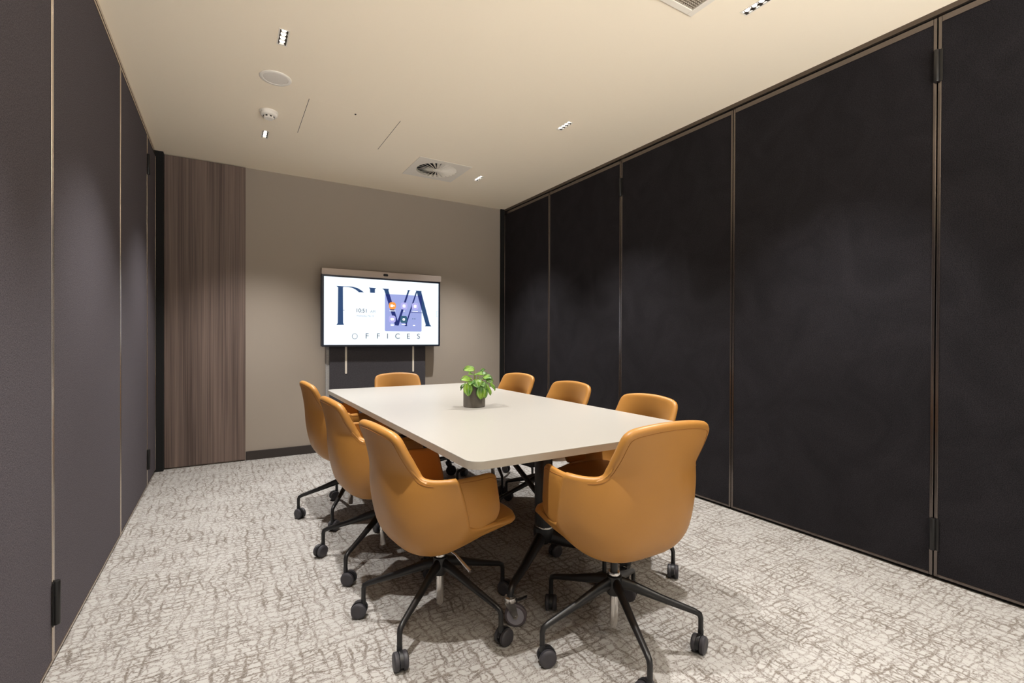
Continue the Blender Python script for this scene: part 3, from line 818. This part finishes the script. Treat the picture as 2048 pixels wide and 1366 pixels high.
def trim_grid():
    """Grid over the trimmed sheet (crease sides, wing tops, notches, back) relaxed so its cells stay even."""
    W0 = .296
    half = [(1.0, 8.75), (.262 / W0, 8.95), (.236 / W0, 9.15), (.218 / W0, 9.42), (.206 / W0, 9.85), (.199 / W0, 10.5), (.195 / W0, 11.3), (.191 / W0, 12.2), (.187 / W0, 13.0), (.182 / W0, 13.6),
            (.172 / W0, 14.02), (.153 / W0, 14.26), (.115 / W0, 14.36), (.06 / W0, 14.42), (0, 14.44)]
    pl = [Vector((a * .30, b * .052, 0)) for a, b in half]
    fine = [crm(pl, i / 20) for i in range(20 * (len(pl) - 1) + 1)]
    fine = fine + [Vector((-p.x, p.y, 0)) for p in reversed(fine[:-1])]
    d = [0]
    for a, b in zip(fine, fine[1:]): d.append(d[-1] + (b - a).length)
    NJ, NI = 64, 40
    top = []
    k = 0
    for j in range(NJ + 1):
        t = d[-1] * j / NJ
        while k < len(d) - 2 and d[k + 1] < t: k += 1
        f = (t - d[k]) / max(1e-9, d[k + 1] - d[k]); top.append(fine[k].lerp(fine[k + 1], min(1, f)))
    G = []
    for i in range(NI + 1):
        a = i / NI; row = []
        for j in range(NJ + 1):
            b = j / NJ
            bot = Vector((.30 * (1 - 2 * b), 0, 0)); lf = Vector((.30, top[0].y * a, 0)); rt = Vector((-.30, top[0].y * a, 0))
            p = bot * (1 - a) + top[j] * a + lf * (1 - b) + rt * b - (Vector((.30, 0, 0)) * (1 - a) * (1 - b) + Vector((-.30, 0, 0)) * (1 - a) * b + top[0] * a * (1 - b) + top[-1] * a * b)
            row.append([p.x, p.y])
        G.append(row)
    for it in range(260):
        for i in range(1, NI):
            r0, r1, r2 = G[i - 1], G[i], G[i + 1]
            for j in range(1, NJ):
                c = r1[j]
                c[0] += .85 * 1.9 * ((r0[j][0] + r2[j][0] + r1[j - 1][0] + r1[j + 1][0]) * .25 - c[0])
                c[1] += .85 * 1.9 * ((r0[j][1] + r2[j][1] + r1[j - 1][1] + r1[j + 1][1]) * .25 - c[1])
    return [[(max(-1, min(1, p[0] / .30)), max(0, min(15, p[1] / .052))) for p in row] for row in G]
TG = trim_grid()
TP = [[sheet(*q) for q in row] for row in TG]
TN = [[sheet_normal(*q) for q in row] for row in TG]
if TN[20][32].y > 0: TN = [[-n for n in row] for row in TN]

def build_chair(lift):
    root = bpy.data.objects.new('office_chair', None); COL.objects.link(root); root.empty_display_size = .1
    Lz = Vector((0, 0, lift))
    # back shell (outer wrap that runs on under the seat)
    NV, NS = len(TP) - 1, len(TP[0]) - 1
    P = [[p + Lz for p in row] for row in TP]
    def th(i, j):
        z = TP[i][j].z
        return .020 + .012 * max(0.0, min(1.0, (z - .60) / .12))
    sh = obj('backrest', pad(P, th, Vector((0, -1, 0)), TN), M_leather, root, smooth=True)
    # stitch line just inside the rim of wings and back
    bm = bmesh.new(); st = []; jm = NS // 2
    sg0 = 1.0 if (P[NV][jm + 1] - P[NV][jm - 1]).cross(TN[NV][jm]).z > 0 else -1.0
    for j in range(3, NS - 2):
        T = (P[NV][j + 1] - P[NV][j - 1]).normalized(); n_ = TN[NV][j]; Bv = T.cross(n_).normalized()
        Bv = Bv * sg0
        st.append(P[NV][j] - Bv * .007 + n_ * .0007)
    tube(bm, st, .0008, 5)
    obj('stitching', bm, M_thread, sh)
    # arm panels folding forward from the outer crease
    K = [(.271, -.026, .470), (.280, -.043, .53), (.285, -.056, .58), (.288, -.070, .622), (.287, -.082, .648), (.283, -.090, .660)]
    Fp = [(.236, .132, .482), (.239, .128, .525), (.242, .120, .568), (.245, .112, .605), (.248, .105, .632), (.249, .100, .652)]
    for sg in (-1, 1):
        NA, NT = 16, 14; g = []
        for i in range(NA + 1):
            a = i / NA; row = []
            sh_ = 1.0 if a < .78 else 1.0 - .30 * ((a - .78) / .22) ** 2.4
            for j in range(NT + 1):
                tt = .5 + (j / NT - .5) * sh_
                k = crm(K, tt * 5); f_ = crm(Fp, tt * 5)
                p = k.lerp(f_, a); p.x += .008 * math.sin(math.pi * a)
                row.append(Vector((sg * p.x, p.y, p.z + lift)))
            g.append(row)
        ar = obj('armrest', pad(g, lambda i, j: .020, Vector((sg, 0, 0))), M_leather, root, smooth=True)
        bm = bmesh.new()
        P = []
        for i in range(NA + 1):
            a = i / NA; sh_ = 1.0 if a < .78 else 1.0 - .30 * ((a - .78) / .22) ** 2.4
            tt = .5 + .40 * sh_
            p = crm(K, tt * 5).lerp(crm(Fp, tt * 5), a); p.x += .008 * math.sin(math.pi * a) + .0006
            P.append((sg * p.x, p.y, p.z + lift))
        tube(bm, P, .0010, 5)
        obj('stitching', bm, M_thread, ar)
    # seat cushion
    out = [(0, .276), (.08, .272), (.150, .258), (.200, .232), (.222, .205), (.228, .175), (.238, .120), (.244, .06), (.246, 0), (.244, -.05), (.232, -.10), (.20, -.145), (.14, -.172), (.07, -.183), (0, -.186)]
    full = out + [(-x, y) for x, y in reversed(out[1:-1])]
    lay = [(.80, .0), (.90, -.0), (.965, .002), (1.0, .011), (1.0, .022), (.985, .030), (.94, .034), (.80, .037), (.5, .035), (.22, .032)]
    bm = bmesh.new(); rs = []
    for k, (sc, dz) in enumerate(lay):
        row = []
        for x, y in full:
            yy = .0 + (y - .0) * sc
            zz = .432 + dz + .018 * max(0, (yy - .02) / .25) * 0 - .010 * max(0, (yy - .12) / .15) ** 2 * (1 if k > 3 else .3)
            if k <= 2: zz -= .012 * max(0, (.16 - yy)) / .16
            row.append(bm.verts.new((x * sc, yy, zz + lift)))
        rs.append(row)
    loft(bm, rs); bmesh.ops.recalc_face_normals(bm, faces=bm.faces[:])
    obj('seat', bm, M_leather, root, smooth=True)
    # mechanism box and lever
    bm = B(-.05, .05, -.06, .10, .315 + lift, .352 + lift)
    obj('tilt_mechanism', bm, M_black, root, bevel=.006)
    bm = tube(bmesh.new(), [(.05, -.01, .338 + lift), (.13, .0, .330 + lift), (.205, .02, .290 + lift)], [.005, .005, .007], 10)
    obj('height_lever', bm, M_chrome, root, smooth=True, auto=50)
    # gas lift
    gl = obj('gas_lift', lathe(bmesh.new(), [(.014, .250), (.014, .330 + lift)], 20), M_black, root, smooth=True, auto=40)
    obj('lower_tube', lathe(bmesh.new(), [(.0155, .185), (.0155, .062), (.013, .056)], 24), M_chrome, gl, smooth=True, auto=40)
    obj('lift_ring', lathe(bmesh.new(), [(.0215, .250), (.0225, .256), (.0205, .262), (.015, .262)], 24), M_chrome, gl, smooth=True, auto=40)
    # hub
    obj('hub', lathe(bmesh.new(), [(.024, .178), (.028, .186), (.030, .23), (.028, .248), (.020, .252)], 28), M_black, root, smooth=True, auto=40)
    return root

def add_star(root, phase, swivel):
    """Five legs at their own phase, each ending in a twin-wheel caster."""
    for k in range(5):
        a = phase + k * 2 * math.pi / 5
        e = Vector((math.cos(a), math.sin(a), 0))
        Pp = [e * .022 + Vector((0, 0, .222)), e * .07 + Vector((0, 0, .211)), e * .17 + Vector((0, 0, .176)), e * .288 + Vector((0, 0, .139)), e * .306 + Vector((0, 0, .130)), e * .311 + Vector((0, 0, .116)), e * .311 + Vector((0, 0, .072))]
        bm = tube(bmesh.new(), Pp, [.0150, .0145, .0125, .0105, .0100, .0095, .0090], 12, flat=[.024, .020, .0145, .0110, .0105, .0095, .0090])
        leg = obj('leg', bm, M_black, root, smooth=True, auto=60)
        b_ = swivel + k * 1.9
        Mx = Matrix.Translation(e * .311) @ Matrix.Rotation(b_, 4, 'Z')
        r = .0305; off = .016
        bm = bmesh.new()
        for s_ in (-1, 1):
            y0_, y1_ = (s_ * .007, s_ * .025)
            prof = [(.006, y0_), (r - .002, y0_), (r, y0_ + s_ * .003), (r, y1_ - s_ * .005), (r - .004, y1_ - s_ * .001), (r - .012, y1_), (.004, y1_ - s_ * .002)]
            lathe(bm, prof, 28, (off, 0, r), 'y')
        bmesh.ops.transform(bm, matrix=Mx, verts=bm.verts)
        c = obj('caster', bm, M_tyre, leg, smooth=True, auto=40)
        bm = bmesh.new()
        arc = [(off + (r + .003) * math.cos(t_), r + (r + .003) * math.sin(t_)) for t_ in [math.radians(d) for d in range(-10, 171, 15)]]
        inn = [(off + (r - .014) * math.cos(t_), r + (r - .014) * math.sin(t_)) for t_ in [math.radians(d) for d in range(170, -11, -15)]]
        prism(bm, arc + inn, -.0062, .0062, 'xz')
        lathe(bm, [(.010, .050), (.010, .074)], 16)
        bmesh.ops.transform(bm, matrix=Mx, verts=bm.verts)
        obj('caster_hood', bm, M_plast, c, smooth=True, auto=40)

#        x      y     heading  lift  star(world deg)  swivel  label
chairs = [
 (.745, 1.812, -85.0, -.028, 5.4, 0.4, 'tan leather office chair nearest the camera on the left side of the table'),
 (1.250, 1.338, -1.5, .019, 31.8, 2.2, 'tan leather office chair at the near end of the table, its back towards the camera'),
 (.700, 2.480, -86.5, -.004, 6.0, 1.4, 'tan leather office chair, middle of the three on the left side of the table'),
 (.690, 3.200, -87.0, .018, 23.0, 2.9, 'tan leather office chair farthest back on the left, nearest the wood panel'),
 (1.720, 1.850, 92.0, -.016, 4.0, .9, 'tan leather office chair nearest on the right side, rising behind the near-end chair'),
 (1.780, 2.600, 94.0, -.006, 35.0, 1.9, 'tan leather office chair, middle of the three on the right side of the table'),
 (1.800, 3.300, 98.0, .004, 38.0, .2, 'tan leather office chair farthest back on the right, partly behind the potted plant'),
 (1.275, 3.870, 177.0, -.018, 18.0, 1.1, 'tan leather office chair at the far end of the table under the display'),
]
GR = 'tan leather office chairs around the table'
for (x, y, hd, lift, star, sw, lab) in chairs:
    r_ = build_chair(lift)
    add_star(r_, math.radians(star - hd), sw)
    r_.location = (x, y, 0); r_.rotation_euler = (0, 0, math.radians(hd))
    tag(r_, lab, 'chair', GR)

# ------------------------------------------------------------------ potted plant
PX, PY = 1.247, 2.519
t = thing('potted_plant', 'small leafy green plant in a dark concrete pot on the white table', 'plant', (PX, PY, TZ + .0004))
PR, PH = .064, .128
obj('pot', lathe(bmesh.new(), [(.0, 0), (PR - .003, 0), (PR, .003), (PR, PH - .002), (PR - .002, PH), (PR - .005, PH), (PR - .006, PH - .012), (.0, PH - .012)], 48), M_pot, t, smooth=True, auto=40)
obj('soil', lathe(bmesh.new(), [(PR - .0065, PH - .0119), (PR - .02, PH - .006), (.002, PH - .002)], 32), M_soil, t, smooth=True)
def leaf(root_, base, tip_dir, normal, L_, W_, bend=.3, stem_from=None):
    """Oval cupped leaf starting at base."""
    d = Vector(tip_dir).normalized(); nn = Vector(normal); nn = (nn - d * nn.dot(d)).normalized(); sd = d.cross(nn)
    bm = bmesh.new(); uvl = bm.loops.layers.uv.new('leaf')
    NU, NW = 12, 8; g = []
    for i in range(NU + 1):
        u = i / NU
        w = W_ * .5 * (math.sin(math.pi * min(1, u ** .80)) ** .62) if 0 < u < 1 else .0004
        row = []
        for j in range(NW + 1):
            s_ = -1 + 2 * j / NW
            p = Vector(base) + d * (L_ * u) - nn * (bend * L_ * u * u) + sd * (w * s_) + nn * (.22 * w * s_ * s_) + nn * (.004 * math.sin(6 * u + 3 * s_) * abs(s_))
            v_ = bm.verts.new(p); row.append((v_, j / NW, u))
        g.append(row)
    for i in range(NU):
        for j in range(NW):
            q = (g[i][j], g[i][j + 1], g[i + 1][j + 1], g[i + 1][j])
            f_ = bm.faces.new([a[0] for a in q])
            for lp, a in zip(f_.loops, q): lp[uvl].uv = (a[1], a[2])
    o = obj('leaf', bm, M_leaf, root_, smooth=True)
    so = o.modifiers.new('thick', 'SOLIDIFY'); so.thickness = .0012
    if stem_from is not None:
        a = Vector(stem_from); b = Vector(base); mid = (a + b) / 2 + Vector((0, 0, .012))
        bm = tube(bmesh.new(), [a, a.lerp(mid, .6) + Vector((0, 0, .006)), mid.lerp(b, .5) + Vector((0, 0, .004)), b + d * .004], [.0022, .0019, .0016, .0012], 7)
        obj('leaf_stem', bm, M_stem, o, smooth=True)
    return o
# camera-facing frame at the pot: r = to the right, f = away from the camera (only used to lay the leaves out in plan)
rr = Vector((.859, -.512, 0)); ff = Vector((.512, .859, 0)); zz = Vector((0, 0, 1))
def P3(a, b, c): return rr * a + ff * b + zz * c
# (base r,f,z) (tip dir) (normal) length width bend
LV = [
 ((.002, -.01, .222), (-1, -.15, .0), (0, -.75, .7), .066, .048, .15),
 ((-.018, -.045, .165), (-.9, -.3, .15), (0, -.7, .7), .055, .046, .35),
 ((-.030, -.066, .145), (.02, -.25, -1), (-.1, -1, .1), .076, .056, .12),
 ((.045, -.066, .128), (-.02, -.2, -1), (.1, -1, .1), .078, .056, .10),
 ((.062, -.058, .125), (.12, -.1, -1), (.8, -.8, .1), .070, .040, .10),
 ((.010, -.055, .165), (.25, -.5, -.5), (0, -1, .6), .058, .060, .25),
 ((.010, -.030, .195), (.35, -.4, .1), (0, -.6, 1), .055, .042, .30),
 ((.030, .000, .200), (.3, -.2, .25), (-.2, -.7, .8), .040, .030, .25),
 ((.050, -.020, .175), (.75, -.3, .10), (0, -.6, .9), .055, .048, .30),
 ((.070, -.030, .165), (.9, -.2, -.25), (.2, -.8, .6), .045, .044, .30),
 ((.092, -.020, .145), (.75, -.1, -.9), (.8, -.6, .4), .058, .028, .20),
 ((.085, -.035, .120), (.25, -.1, -1), (.6, -.8, .1), .052, .024, .10),
 ((.065, -.050, .145), (.15, -.2, -.9), (.2, -1, .2), .058, .040, .20),
 ((-.050, -.010, .140), (-.8, .1, -.55), (-.4, -.3, .8), .045, .020, .20),
 ((-.020, .030, .160), (-.6, .5, .15), (0, 0, 1), .055, .040, .35),
 ((.020, .045, .165), (.3, .8, .05), (0, 0, 1), .055, .042, .35),
 ((.055, .035, .155), (.8, .6, -.1), (0, 0, 1), .055, .038, .35),
 ((.000, -.020, .185), (-.3, -.5, .3), (0, -.6, .9), .045, .040, .35),
 ((.035, -.010, .185), (.5, .2, .3), (0, -.4, 1), .045, .034, .35),
 ((-.045, .020, .130), (-.9, .3, -.5), (-.4, 0, .8), .055, .034, .30),
 ((-.005, -.045, .150), (-.2, -.7, .0), (0, -.6, .9), .045, .040, .40),
 ((.040, -.045, .150), (.3, -.7, -.2), (0, -.8, .7), .046, .040, .35),
]
for (b0, dr, nr, L_, W_, bd) in LV:
    src = P3(b0[0] * .35, b0[1] * .35, PH - .006)
    leaf(t, P3(*b0), P3(*dr), P3(*nr), L_, W_, bd, src)
